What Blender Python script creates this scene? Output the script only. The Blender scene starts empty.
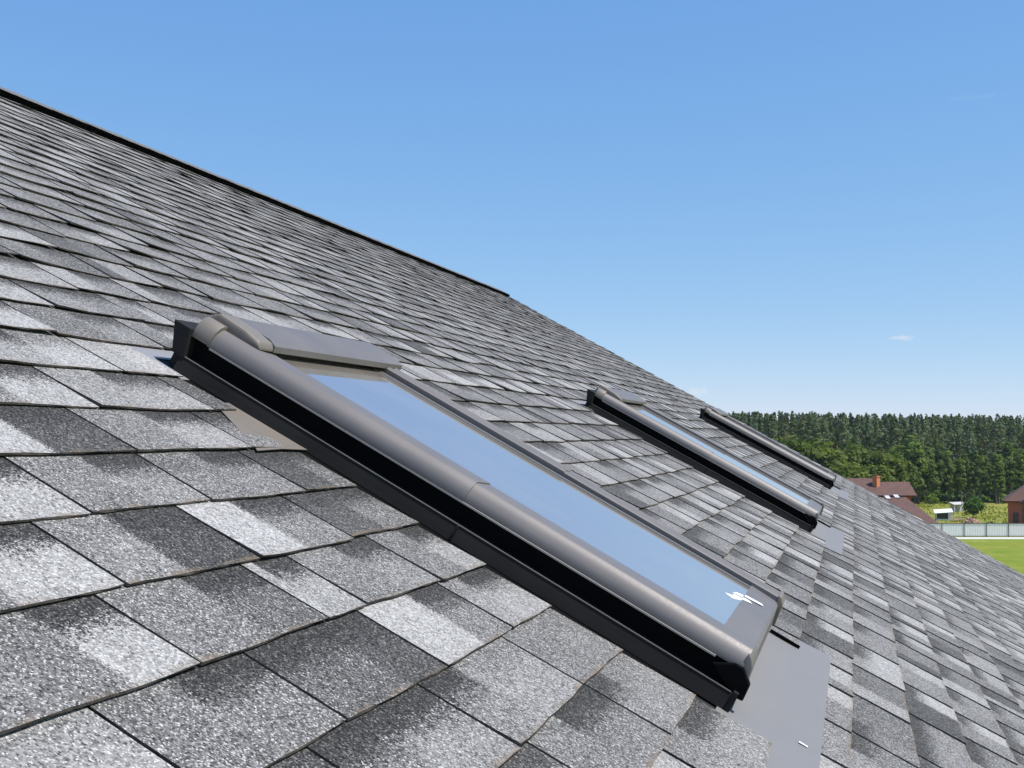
import bpy, bmesh, math, random
import numpy as np
from mathutils import Matrix, Vector

random.seed(7)
rng = np.random.default_rng(11)
C = bpy.context.scene.collection
R = math.radians

# ------------------------------------------------------------------ view frame
F_PX, CX, CY, HORIZON, VPX = 1150.0, 512.0, 384.0, 434.0, 855.0
CAM_Z = 14.0
PITCH = math.atan2(HORIZON - CY, F_PX)
_f = np.array([0, math.cos(PITCH), math.sin(PITCH)])
_u = np.array([0, -math.sin(PITCH), math.cos(PITCH)])
_r = np.array([1.0, 0, 0])


def ray(px, py):
    return _r * (px - CX) + _u * (CY - py) + _f * F_PX


def at(px, py, Y):
    """the point of the place that is Y metres ahead in this direction"""
    v = ray(px, py)
    v = v * (Y / v[1])
    return Vector((v[0], v[1], v[2] + CAM_Z))


# roof frame: local x = down the slope (t), local y = along the ridge (s), z = out of the roof
SLOPE = R(29.0)
CAM_H = 0.51
ru = ray(VPX, HORIZON); ru[2] = 0; ru /= np.linalg.norm(ru)
rdh = np.array([ru[1], -ru[0], 0])
rd = rdh * math.cos(SLOPE) + np.array([0, 0, -1]) * math.sin(SLOPE)
rn = np.cross(rd, ru)
RO = np.array([0, 0, CAM_Z]) - rn * CAM_H
ROOF = Matrix(((rd[0], ru[0], rn[0], RO[0]), (rd[1], ru[1], rn[1], RO[1]), (rd[2], ru[2], rn[2], RO[2]), (0, 0, 0, 1)))


# ------------------------------------------------------------------ helpers
def tag(o, label=None, cat=None, group=None, kind=None):
    if label: o['label'] = label
    if cat: o['category'] = cat
    if group: o['group'] = group
    if kind: o['kind'] = kind
    return o


def link(name, me, parent=None, matrix=None, mats=()):
    o = bpy.data.objects.new(name, me)
    C.objects.link(o)
    for m in mats: me.materials.append(m)
    if parent is not None: o.parent = parent
    if matrix is not None: o.matrix_local = matrix
    return o


def empty(name, loc, rz=0.0):
    o = bpy.data.objects.new(name, None)
    C.objects.link(o)
    o.location = loc; o.rotation_euler = (0, 0, rz)
    o.empty_display_size = 0.3
    return o


class MB:
    """collects verts and faces (with a material index) for one mesh"""
    def __init__(self): self.v = []; self.f = []; self.m = []

    def poly(self, pts, mi=0):
        b = len(self.v); self.v += [tuple(p) for p in pts]
        self.f.append(tuple(range(b, b + len(pts)))); self.m.append(mi)

    def box(self, x0, x1, y0, y1, z0, z1, mi=0, mat=None):
        p = [(x, y, z) for z in (z0, z1) for y in (y0, y1) for x in (x0, x1)]
        if mat is not None: p = [tuple(mat @ Vector(q)) for q in p]
        b = len(self.v); self.v += p
        for q in ((0, 2, 3, 1), (4, 5, 7, 6), (0, 1, 5, 4), (2, 6, 7, 3), (0, 4, 6, 2), (1, 3, 7, 5)):
            self.f.append(tuple(b + i for i in q)); self.m.append(mi)

    def prism(self, prof, a0, a1, fn, mi=0, caps=True):
        """closed outline prof [(p,q)] swept from a0 to a1; fn(p,q,a) gives the point"""
        n = len(prof); b = len(self.v)
        self.v += [tuple(fn(p, q, a0)) for p, q in prof] + [tuple(fn(p, q, a1)) for p, q in prof]
        for i in range(n):
            j = (i + 1) % n
            self.f.append((b + i, b + j, b + n + j, b + n + i)); self.m.append(mi)
        if caps:
            self.f.append(tuple(b + i for i in reversed(range(n)))); self.m.append(mi)
            self.f.append(tuple(b + n + i for i in range(n))); self.m.append(mi)

    def slab(self, quad, th, mi=0):
        """a plate: polygon (list of Vectors, counter-clockwise from outside) given thickness inwards"""
        q = [Vector(p) for p in quad]
        n = (q[1] - q[0]).cross(q[2] - q[0]).normalized()
        lo = [p - n * th for p in q]; k = len(q)
        b = len(self.v); self.v += [tuple(p) for p in q + lo]
        self.f.append(tuple(range(b, b + k))); self.m.append(mi)
        self.f.append(tuple(reversed(range(b + k, b + 2 * k)))); self.m.append(mi)
        for i in range(k):
            j = (i + 1) % k
            self.f.append((b + j, b + i, b + k + i, b + k + j)); self.m.append(mi)

    def tube(self, a, b_, r0, r1, seg=6, mi=0):
        a = Vector(a); b_ = Vector(b_); d = (b_ - a).normalized()
        x = d.orthogonal().normalized(); y = d.cross(x); b = len(self.v)
        for p, r in ((a, r0), (b_, r1)):
            for i in range(seg):
                w = 2 * math.pi * i / seg
                self.v.append(tuple(p + x * (r * math.cos(w)) + y * (r * math.sin(w))))
        for i in range(seg):
            j = (i + 1) % seg
            self.f.append((b + i, b + j, b + seg + j, b + seg + i)); self.m.append(mi)
        self.f.append(tuple(b + seg + i for i in range(seg))); self.m.append(mi)

    def mesh(self, name, bevel=0.0, segs=2, smooth=False, fix=True):
        me = bpy.data.meshes.new(name)
        me.from_pydata(self.v, [], self.f)
        me.polygons.foreach_set('material_index', self.m)
        if fix or bevel:
            bm = bmesh.new(); bm.from_mesh(me)
            bmesh.ops.remove_doubles(bm, verts=bm.verts, dist=1e-5)
            bmesh.ops.recalc_face_normals(bm, faces=bm.faces)
            if bevel:
                es = [e for e in bm.edges if len(e.link_faces) == 2 and e.calc_face_angle(0) > R(25)]
                bmesh.ops.bevel(bm, geom=es, offset=bevel, segments=segs, affect='EDGES', profile=0.6, clamp_overlap=True)
            bm.to_mesh(me); bm.free()
        if smooth:
            me.polygons.foreach_set('use_smooth', [True] * len(me.polygons))
            me.set_sharp_from_angle(angle=R(32))
        me.update()
        return me

    def build(self, name, mats, parent=None, matrix=None, **kw):
        return link(name, self.mesh(name, **kw), parent, matrix, mats if isinstance(mats, (list, tuple)) else [mats])


# ------------------------------------------------------------------ materials
def material(name):
    m = bpy.data.materials.new(name); m.use_nodes = True
    nt = m.node_tree
    return m, nt, nt.nodes['Principled BSDF']


def N(nt, typ, **kw):
    n = nt.nodes.new(typ)
    for k, v in kw.items():
        if hasattr(n, k) and k not in ('inputs',): setattr(n, k, v)
    return n


def setin(n, **kw):
    for k, v in kw.items(): n.inputs[k.replace('_', ' ')].default_value = v
    return n


def mth(nt, op, a, b=None, c=None, clamp=False):
    n = nt.nodes.new('ShaderNodeMath'); n.operation = op; n.use_clamp = clamp
    for i, x in enumerate((a, b, c)):
        if x is None: continue
        if isinstance(x, (int, float)): n.inputs[i].default_value = x
        else: nt.links.new(x, n.inputs[i])
    return n.outputs[0]


def noise(nt, scale, detail=3.0, rough=0.55, vec=None, dist=0.0):
    n = nt.nodes.new('ShaderNodeTexNoise')
    n.inputs['Scale'].default_value = scale; n.inputs['Detail'].default_value = detail
    n.inputs['Roughness'].default_value = rough; n.inputs['Distortion'].default_value = dist
    if vec is not None: nt.links.new(vec, n.inputs['Vector'])
    return n.outputs[0]


def ramp(nt, fac, stops, interp='LINEAR'):
    n = nt.nodes.new('ShaderNodeValToRGB'); e = n.color_ramp.elements; n.color_ramp.interpolation = interp
    while len(e) < len(stops): e.new(0.5)
    for i, (p, c) in enumerate(stops):
        e[i].position = p
        e[i].color = (c, c, c, 1) if isinstance(c, (int, float)) else (*c, 1)
    nt.links.new(fac, n.inputs[0])
    return n.outputs[0]


def mixc(nt, f, a, b, mode='MIX'):
    n = nt.nodes.new('ShaderNodeMix'); n.data_type = 'RGBA'; n.blend_type = mode
    for s, x in ((n.inputs[0], f), (n.inputs[6], a), (n.inputs[7], b)):
        if isinstance(x, (int, float)): s.default_value = x
        elif isinstance(x, tuple): s.default_value = (*x, 1)
        else: nt.links.new(x, s)
    return n.outputs[2]


def objco(nt): return nt.nodes.new('ShaderNodeTexCoord').outputs['Object']


def simple(name, col, rough=0.6, metallic=0.0, var=0.15, scale=8.0, bump=0.0, spec=0.5, bscale=None):
    m, nt, b = material(name)
    co = objco(nt)
    f = noise(nt, scale, 4, 0.6, co)
    lo = tuple(c * (1 - var) for c in col); hi = tuple(min(1, c * (1 + var)) for c in col)
    nt.links.new(ramp(nt, f, [(0.3, lo), (0.7, hi)]), b.inputs['Base Color'])
    b.inputs['Roughness'].default_value = rough; b.inputs['Metallic'].default_value = metallic
    b.inputs['Specular IOR Level'].default_value = spec
    r = noise(nt, scale * 2.7, 3, 0.6, co)
    mr = nt.nodes.new('ShaderNodeMapRange'); nt.links.new(r, mr.inputs[0])
    mr.inputs[3].default_value = max(0.02, rough - 0.07); mr.inputs[4].default_value = min(1, rough + 0.07)
    nt.links.new(mr.outputs[0], b.inputs['Roughness'])
    if bump:
        bp = nt.nodes.new('ShaderNodeBump'); bp.inputs['Distance'].default_value = bump
        nt.links.new(noise(nt, bscale or scale * 4, 4, 0.6, co), bp.inputs['Height'])
        nt.links.new(bp.outputs[0], b.inputs['Normal'])
    return m


# --- granule-faced shingles: tone pattern of each tab comes in two corner attributes
def shingle_material():
    m, nt, b = material('granule_shingle')
    L = nt.links
    co = objco(nt)
    A = nt.nodes.new('ShaderNodeAttribute'); A.attribute_name = 'place'
    B = nt.nodes.new('ShaderNodeAttribute'); B.attribute_name = 'tone'
    sa = nt.nodes.new('ShaderNodeSeparateColor'); L.new(A.outputs['Color'], sa.inputs[0])
    sb = nt.nodes.new('ShaderNodeSeparateColor'); L.new(B.outputs['Color'], sb.inputs[0])
    u, v, bd, rnd = sa.outputs[0], sa.outputs[1], sa.outputs[2], A.outputs['Alpha']
    lb, lt, rb, rt = sb.outputs[0], sb.outputs[1], sb.outputs[2], B.outputs['Alpha']
    vo = nt.nodes.new('ShaderNodeTexVoronoi'); vo.inputs['Scale'].default_value = 520; L.new(co, vo.inputs['Vector'])
    sv = nt.nodes.new('ShaderNodeSeparateColor'); L.new(vo.outputs['Color'], sv.inputs[0])
    g1, g2 = sv.outputs[0], sv.outputs[1]
    n_mid = noise(nt, 55, 3, 0.6, co); n_big = noise(nt, 14, 3, 0.6, co); n_wide = noise(nt, 1.7, 3, 0.5, co)
    # side boundary of the two tone fields
    un = mth(nt, 'ADD', u, mth(nt, 'ADD', mth(nt, 'MULTIPLY', mth(nt, 'SUBTRACT', n_mid, 0.5), 0.10),
                               mth(nt, 'MULTIPLY', mth(nt, 'SUBTRACT', g2, 0.5), 0.05)))
    zone = mth(nt, 'MULTIPLY_ADD', mth(nt, 'SUBTRACT', un, bd), 45.0, 0.5, clamp=True)
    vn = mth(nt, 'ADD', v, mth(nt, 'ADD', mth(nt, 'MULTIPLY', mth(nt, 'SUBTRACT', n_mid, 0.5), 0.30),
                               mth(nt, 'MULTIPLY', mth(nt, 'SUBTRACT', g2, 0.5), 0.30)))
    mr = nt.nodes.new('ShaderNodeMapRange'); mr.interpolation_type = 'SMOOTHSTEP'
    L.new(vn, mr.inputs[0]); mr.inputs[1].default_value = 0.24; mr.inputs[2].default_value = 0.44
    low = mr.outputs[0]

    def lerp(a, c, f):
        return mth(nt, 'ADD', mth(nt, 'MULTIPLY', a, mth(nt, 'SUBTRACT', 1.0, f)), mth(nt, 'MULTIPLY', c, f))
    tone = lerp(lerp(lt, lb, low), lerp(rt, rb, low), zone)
    vo2 = nt.nodes.new('ShaderNodeTexVoronoi'); vo2.inputs['Scale'].default_value = 270; L.new(co, vo2.inputs['Vector'])
    sv2 = nt.nodes.new('ShaderNodeSeparateColor'); L.new(vo2.outputs['Color'], sv2.inputs[0])
    tone = mth(nt, 'MULTIPLY', tone, mth(nt, 'MULTIPLY_ADD', sv2.outputs[0], 0.7, 0.66))
    tone = mth(nt, 'MULTIPLY', tone, mth(nt, 'MULTIPLY_ADD', n_big, 0.36, 0.82))
    tone = mth(nt, 'MULTIPLY', tone, mth(nt, 'MULTIPLY_ADD', n_wide, 0.4, 0.80))
    gran = ramp(nt, g1, [(0.0, 0.16), (0.22, 0.5), (0.55, 0.92), (0.8, 1.3), (0.9, 2.1), (1.0, 3.8)])
    even = mth(nt, 'MULTIPLY', mth(nt, 'MULTIPLY_ADD', mth(nt, 'SUBTRACT', tone, 0.13), 8.0, 0.0, clamp=True), 0.62)
    gran = mth(nt, 'ADD', mth(nt, 'MULTIPLY', gran, mth(nt, 'SUBTRACT', 1.0, even)), even)
    val = mth(nt, 'MINIMUM', mth(nt, 'MULTIPLY', tone, gran), 0.50)
    grey = nt.nodes.new('ShaderNodeCombineColor')
    L.new(mth(nt, 'MULTIPLY', val, 1.02), grey.inputs[0]); L.new(mth(nt, 'MULTIPLY', val, 0.985), grey.inputs[1]); L.new(mth(nt, 'MULTIPLY', val, 0.945), grey.inputs[2])
    # worn, rusty line on the lower lip
    ve = mth(nt, 'ADD', v, mth(nt, 'MULTIPLY', mth(nt, 'SUBTRACT', n_mid, 0.5), 0.16))
    lip = mth(nt, 'MULTIPLY', mth(nt, 'MULTIPLY_ADD', mth(nt, 'SUBTRACT', ve, 0.93), 14.0, 0.0, clamp=True),
              ramp(nt, n_big, [(0.42, 0.0), (0.62, 0.75)]))
    col = mixc(nt, lip, grey.outputs[0], (0.17, 0.125, 0.085))
    L.new(col, b.inputs['Base Color'])
    b.inputs['Roughness'].default_value = 0.9; b.inputs['Specular IOR Level'].default_value = 0.2
    bp = nt.nodes.new('ShaderNodeBump'); bp.inputs['Distance'].default_value = 0.0014; bp.inputs['Strength'].default_value = 0.5
    L.new(mth(nt, 'ADD', g1, mth(nt, 'MULTIPLY', n_mid, 0.8)), bp.inputs['Height']); L.new(bp.outputs[0], b.inputs['Normal'])
    return m


M = {}
M['shingle'] = shingle_material()
M['shingle_edge'] = simple('shingle_cut_edge', (0.066, 0.055, 0.046), 0.9, var=0.6, scale=60, bump=0.001)
M['underlay'] = simple('bitumen_underlay', (0.014, 0.014, 0.015), 0.9, var=0.3, scale=20)
M['black_plastic'] = simple('black_plastic', (0.003, 0.003, 0.003), 0.9, var=0.3, scale=25, spec=0.02)
M['cap_shingle'] = simple('ridge_granules', (0.13, 0.125, 0.12), 0.9, var=0.6, scale=120, bump=0.001)


def painted_metal(name, col, rough, metallic=0.0, dust=0.25, spec=0.5, dent=0.0012, dscale=9):
    m, nt, b = material(name)
    co = objco(nt)
    n1 = noise(nt, 5, 5, 0.65, co); n2 = noise(nt, 160, 3, 0.6, co)
    mp = nt.nodes.new('ShaderNodeMapping'); mp.inputs['Scale'].default_value = (2.0, 60, 60); nt.links.new(co, mp.inputs[0])
    st = noise(nt, 1.0, 4, 0.6, mp.outputs[0])
    f = mth(nt, 'MULTIPLY', mth(nt, 'ADD', mth(nt, 'MULTIPLY', n1, 0.6), mth(nt, 'MULTIPLY', st, 0.5)), dust * 2)
    c = mixc(nt, mth(nt, 'MULTIPLY', ramp(nt, f, [(dust * 0.75, 0.0), (dust * 1.6, 1.0)]), dust), col, (0.30, 0.27, 0.24))
    nt.links.new(c, b.inputs['Base Color'])
    b.inputs['Metallic'].default_value = metallic; b.inputs['Specular IOR Level'].default_value = spec
    nt.links.new(mth(nt, 'MULTIPLY_ADD', mth(nt, 'ADD', n1, n2), 0.16, rough - 0.16), b.inputs['Roughness'])
    bp = nt.nodes.new('ShaderNodeBump'); bp.inputs['Distance'].default_value = dent; bp.inputs['Strength'].default_value = 0.25
    nt.links.new(noise(nt, dscale, 2, 0.5, co), bp.inputs['Height']); nt.links.new(bp.outputs[0], b.inputs['Normal'])
    return m


M['cover'] = painted_metal('brown_grey_painted_aluminium', (0.135, 0.122, 0.118), 0.5, 0.15, 0.24)
M['cap'] = painted_metal('brown_end_cap_plastic', (0.155, 0.132, 0.110), 0.55, 0.0, 0.2)
M['skirt'] = painted_metal('dark_flashing_metal', (0.0165, 0.0155, 0.0152), 0.7, 0.0, 0.05, 0.10)
M['void'] = simple('black_gasket_and_shade', (0.004, 0.004, 0.0045), 0.8, var=0.2, spec=0.08)  # black frame parts, and the strip painted as shade beside the apron
M['apron'] = painted_metal('grey_lead_apron', (0.185, 0.178, 0.176), 0.55, 0.05, 0.16, 0.35, 0.012, 6)
M['flash_light'] = painted_metal('pale_flashing_metal', (0.26, 0.255, 0.265), 0.5, 0.15, 0.12)
M['hem'] = painted_metal('bare_hem_edge', (0.34, 0.30, 0.27), 0.5, 0.0, 0.1)
M['tape'] = simple('white_tape', (0.82, 0.82, 0.8), 0.6, var=0.05)


def glass_material():
    m, nt, b = material('coated_roof_glass')
    co = objco(nt)
    n1 = noise(nt, 3.0, 5, 0.65, co); n2 = noise(nt, 220, 2, 0.5, co)
    d = mth(nt, 'MULTIPLY', ramp(nt, n1, [(0.4, 0.0), (0.75, 1.0)]), 0.16)
    d = mth(nt, 'ADD', d, ramp(nt, n2, [(0.72, 0.0), (0.78, 0.25)]))
    mp = nt.nodes.new('ShaderNodeMapping'); mp.inputs['Scale'].default_value = (1.6, 26, 1); nt.links.new(co, mp.inputs[0])
    streak = ramp(nt, noise(nt, 1.0, 5, 0.65, mp.outputs[0]), [(0.45, 0.0), (0.75, 1.0)])
    d = mth(nt, 'ADD', d, mth(nt, 'MULTIPLY', streak, 0.10))
    nt.links.new(mixc(nt, d, (0.29, 0.255, 0.21), (0.44, 0.42, 0.39)), b.inputs['Base Color'])
    b.inputs['IOR'].default_value = 1.9
    lw = nt.nodes.new('ShaderNodeLayerWeight')          # a dust film covers more when seen edge-on
    graze = mth(nt, 'POWER', lw.outputs['Facing'], 14.0)
    rg_ = mth(nt, 'MULTIPLY_ADD', d, 0.30, 0.012)
    nt.links.new(rg_, b.inputs['Roughness'])
    gs = nt.nodes.new('ShaderNodeBsdfGlossy'); gs.inputs['Color'].default_value = (0.80, 0.84, 0.87, 1); nt.links.new(rg_, gs.inputs['Roughness'])
    mx = nt.nodes.new('ShaderNodeMixShader')
    nt.links.new(mth(nt, 'SUBTRACT', mth(nt, 'MULTIPLY_ADD', d, -0.5, 0.57), mth(nt, 'MULTIPLY', graze, 0.55), clamp=True), mx.inputs[0])
    nt.links.new(b.outputs[0], mx.inputs[1]); nt.links.new(gs.outputs[0], mx.inputs[2])
    nt.links.new(mx.outputs[0], nt.nodes['Material Output'].inputs['Surface'])
    return m


M['glass'] = glass_material()

# ------------------------------------------------------------------ the house with the shingled roof
T_RIDGE, T_EAVE, S_NEAR, S_RAKE = -4.50, 3.35, -3.0, 13.90
ridge_w = ROOF @ Vector((T_RIDGE, 5, 0))
GROUND_HOUSE = 7.4
mid = ROOF @ Vector((T_RIDGE, 5.4, 0))
house = empty('house', (mid.x, mid.y, GROUND_HOUSE))
tag(house, 'house with grey granule shingle roof and row of roof windows in the foreground', 'house')
RM = house.matrix_basis.inverted() @ ROOF          # roof frame inside the house

SKY = [(1.955, 'nearest brown-framed roof window with wide view of its blue glass'),
       (5.575, 'middle roof window whose cover shines, part way up the roof'),
       (9.95, 'farthest roof window, close to the roof edge above the trees')]
PITCH_T = 0.1395
T0 = -0.016

D_, G_, W_ = 0.044, 0.155, 0.30


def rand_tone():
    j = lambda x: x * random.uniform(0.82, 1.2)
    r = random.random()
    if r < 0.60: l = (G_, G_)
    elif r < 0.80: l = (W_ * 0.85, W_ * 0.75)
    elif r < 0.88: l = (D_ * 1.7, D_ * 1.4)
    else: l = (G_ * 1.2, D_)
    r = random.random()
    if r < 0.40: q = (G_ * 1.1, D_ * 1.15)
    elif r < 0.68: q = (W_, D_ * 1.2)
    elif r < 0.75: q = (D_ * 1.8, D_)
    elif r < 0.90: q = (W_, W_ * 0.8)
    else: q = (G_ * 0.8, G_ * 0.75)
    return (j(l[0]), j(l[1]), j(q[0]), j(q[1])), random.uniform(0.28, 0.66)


g, w, d = G_, W_, D_
KNOWN = {   # courses near the camera: joint positions along the ridge and the tones of the tabs after each joint
    0: ([1.04, 1.34, 1.662, 1.93], {1: ((g, g, g, d), .4), 2: ((g * 1.2, d * 1.3, g * 1.2, g), .35)}),
    1: ([1.28, 1.60, 1.93], {1: ((g * 1.2, g, g * 1.3, d * 1.3), .4)}),
    -1: ([0.69, 1.01, 1.300, 1.640, 1.93], {1: ((g, d, g * 1.3, d), .4), 2: ((g * 1.2, d, w * .7, g), .33), 3: ((g, g, g * 1.1, g), .5)}),
    -2: ([0.56, 0.844, 1.100, 1.395, 1.693, 1.93], {1: ((g, g * .9, g, d), .45), 2: ((g * .7, d, d * 1.6, d), .6), 3: ((w, w, g, d), .55), 4: ((g * 1.4, g, g * 1.7, d), .35)}),
    -3: ([0.42, 0.73, 1.013, 1.303, 1.422, 1.701, 1.93], {1: ((g, g * .9, w, d), .62), 2: ((g, g, g * .7, d), .52), 3: ((w * .9, w * .8, g * 1.6, d), .22), 4: ((g, g, w * .6, d), .5), 5: ((g, g * .9, w * .8, d), .55)}),
    -4: ([0.48, 0.77, 1.065, 1.349, 1.64, 1.93], {1: ((g, g, w, d), .46), 2: ((g * 1.2, g, d * 1.3, d), .44), 3: ((w, w, g, d), .46), 4: ((d * 1.8, d * 1.2, g * .9, d), .5)}),
    -5: ([0.60, 0.885, 1.168, 1.436, 1.72, 2.03], {1: ((w, d * 1.3, w * .9, d), .3), 2: ((g, g, w * .6, d), .5), 3: ((g * .9, g * .8, g, d), .5), 4: ((d * 1.6, d, g * .8, d * 1.1), .4)}),
    -6: ([0.86, 1.14, 1.435, 1.765, 2.06], {1: ((w, w * .8, d * 1.6, d), .4), 2: ((g, g * .9, g * 1.5, d), .5), 3: ((g, d, g, g), .4)}),
    -7: ([0.90, 1.19, 1.511, 1.843, 2.12], {2: ((g * 1.4, g * 1.3, g * 1.5, d * 1.4), .45)}),
    -8: ([1.12, 1.43, 1.743, 1.929], {1: ((w * .8, d, w, g), .5), 2: ((w * .9, w * .8, w, w * .9), .5)}),
    -9: ([1.14, 1.43, 1.722, 2.051], {}),
    -10: ([1.28, 1.58, 1.871, 2.16, 2.300], {}),
    -11: ([1.50, 1.79, 2.089, 2.367], {}),
}


def cut_spans(ta, tb):
    """lengths along the ridge where a course lying between ta and tb is cut out round the roof windows"""
    out = []
    mid_t = (ta + tb) / 2
    for s0, _ in SKY:
        if -1.29 < mid_t < -1.18: out.append((s0 - 0.022, s0 + 0.84))
        elif -1.2 < mid_t < 0.0: out.append((s0 - (0.072 if s0 < 3 and -1.05 < mid_t < -0.88 else 0.026), s0 + 0.80))
        elif 0.0 <= mid_t < 0.15: out.append((s0 - 0.030, s0 + 0.845))
    return out


def p_near(a): return a < 4.0


def build_shingles():
    V = []; Fc = []; MI = []; PL = []; TN = []
    k0 = int(math.floor((T_RIDGE - T0) / PITCH_T)); k1 = int(math.ceil((T_EAVE - T0) / PITCH_T))
    for k in range(k0, k1 + 1):
        tb = T0 + k * PITCH_T
        if tb > T_EAVE + 0.01: break
        phase = random.random() * 6
        known = KNOWN.get(k)
        if known:
            js = list(known[0]); tones = dict(known[1])
            left = [js[0]]
            while left[-1] > S_NEAR: left.append(left[-1] - random.uniform(0.27, 0.34))
            off = len(left) - 1
            js = left[::-1] + js[1:]
            while js[-1] < S_RAKE: js.append(js[-1] + random.uniform(0.26, 0.36))
            tones = {i + off: t for i, t in tones.items()}
        else:
            js = [S_NEAR - random.random() * 0.3]; tones = {}
            while js[-1] < S_RAKE: js.append(js[-1] + random.choice((0.22, 0.27, 0.30, 0.33, 0.36)) * random.uniform(0.92, 1.08))
        js[-1] = S_RAKE + 0.012 * math.sin(k * 1.7)
        ta_vis = tb - PITCH_T
        cuts = cut_spans(ta_vis, tb)
        calm = 1.0 if tb < -0.9 else (0.2 if tb > 0.1 else 0.45)
        course_lift = random.uniform(0.0, 0.0015)
        for i in range(len(js) - 1):
            a0, a1 = js[i], js[i + 1]
            if a1 < S_NEAR: continue
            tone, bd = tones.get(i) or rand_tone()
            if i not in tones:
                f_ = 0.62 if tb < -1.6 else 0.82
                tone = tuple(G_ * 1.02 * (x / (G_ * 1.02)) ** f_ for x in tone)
            gap = 0.0018 if tb < 0.1 and tb > -1.6 and p_near(a0) else (0.0042 if tb > 0.1 or tb < -1.6 else 0.0028)
            spans = [(a0 + gap, a1 - gap)]
            for c0, c1 in cuts:
                nx = []
                for p, q in spans:
                    if q <= c0 or p >= c1: nx.append((p, q)); continue
                    if p < c0: nx.append((p, c0))
                    if q > c1: nx.append((c1, q))
                spans = nx
            r = random.random()
            dt = random.uniform(-0.0025, 0.0025) * (3.8 if tb < -1.5 else 1.0)
            up = tb < -1.5
            lift_l = random.uniform(0, 0.0022) + (random.uniform(0.001, 0.0055) if random.random() < 0.2 else 0)
            lift_r = random.uniform(0, 0.0022) + (random.uniform(0.001, 0.0055) if random.random() < 0.2 else 0)
            for p, q in spans:
                if q - p < 0.012: continue
                near = p < 4.2 and tb > -2.2
                nu = 10 if near else 5
                cols = [p + (q - p) * x / nu for x in range(nu + 1)]
                rows = (-0.045, 0.0, 0.35, 0.7, 1.0) if near else (-0.045, 0.5, 1.0)
                ragged = any(abs(q - c0) < 1e-6 for c0, c1 in cuts)
                base = len(V); nr = len(rows); nc = nu + 1
                for lay in (0, 1):
                    for ri, rv in enumerate(rows):
                        vv = max(rv, 0.0)
                        for ci, s in enumerate(cols):
                            uu = (s - a0) / (a1 - a0)
                            t = ta_vis + PITCH_T * rv if rv >= 0 else ta_vis + rv
                            wob = 0.0016 * math.sin(s * 9 + phase) + 0.0009 * math.sin(s * 31 + phase * 2)
                            if rv == 1.0: t += dt + wob + (random.uniform(-0.0008, 0.0008) if near else 0)
                            else: t += wob * vv
                            z = 0.0032 + ((0.0040 if near else 0.0050) + course_lift) * vv
                            if rv < 0: z = 0.0015
                            curl = (lift_l * (1 - uu) ** 3 + lift_r * uu ** 3) + (0.0014 if up else 0.0009) * (1 + math.sin(s * (11 if up else 7) + phase * 3)) - (0.0012 if up else 0)
                            z += curl * vv * vv * calm
                            ss = s
                            if ragged and ci == nu: ss += random.uniform(-0.006, 0.003)
                            th = (0.0023 if near else 0.0030) * (0.35 + 0.65 * vv)
                            V.append((t, ss, z - th if lay else z + (0.0015 if p < 2.6 else 0.0030) * (1 - uu) ** 1.5 * (0.55 + 0.45 * vv)))
                off2 = nr * nc

                def idx(lay, ri, ci): return base + lay * off2 + ri * nc + ci

                def put(face, info, mi):
                    Fc.append(face); MI.append(mi)
                    for (ri, ci) in info:
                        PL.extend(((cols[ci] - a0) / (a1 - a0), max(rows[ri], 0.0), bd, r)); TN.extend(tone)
                for ri in range(nr - 1):
                    for ci in range(nu):
                        q4 = ((ri, ci), (ri + 1, ci), (ri + 1, ci + 1), (ri, ci + 1))
                        put(tuple(idx(0, *x) for x in q4), q4, 0)
                for ci in range(nu):
                    ri = nr - 1
                    put((idx(0, ri, ci), idx(1, ri, ci), idx(1, ri, ci + 1), idx(0, ri, ci + 1)), ((ri, ci), (ri, ci), (ri, ci + 1), (ri, ci + 1)), 1)
                for ri in range(nr - 1):
                    put((idx(0, ri, 0), idx(1, ri, 0), idx(1, ri + 1, 0), idx(0, ri + 1, 0)), ((ri, 0), (ri, 0), (ri + 1, 0), (ri + 1, 0)), 1)
                    put((idx(0, ri + 1, nu), idx(1, ri + 1, nu), idx(1, ri, nu), idx(0, ri, nu)), ((ri + 1, nu), (ri + 1, nu), (ri, nu), (ri, nu)), 1)
    # bitumen underlay below the courses
    b = len(V)
    for z in (0.0, -0.03):
        V.extend([(T_RIDGE, S_NEAR, z), (T_EAVE - 0.02, S_NEAR, z), (T_EAVE - 0.02, S_RAKE - 0.03, z), (T_RIDGE, S_RAKE - 0.03, z)])
    for q in ((0, 1, 2, 3), (7, 6, 5, 4), (0, 4, 5, 1), (1, 5, 6, 2), (2, 6, 7, 3), (3, 7, 4, 0)):
        Fc.append(tuple(b + x for x in q)); MI.append(2); PL.extend([0.0] * 16); TN.extend([0.0] * 16)
    me = bpy.data.meshes.new('shingle_roof')
    me.from_pydata(V, [], Fc)
    me.polygons.foreach_set('material_index', MI)
    for nm, data in (('place', PL), ('tone', TN)):
        at_ = me.attributes.new(nm, 'FLOAT_COLOR', 'CORNER')
        at_.data.foreach_set('color', np.array(data, dtype=np.float32))
    me.update()
    return me


link('shingle_roof', build_shingles(), house, RM, [M['shingle'], M['shingle_edge'], M['underlay']])

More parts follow.
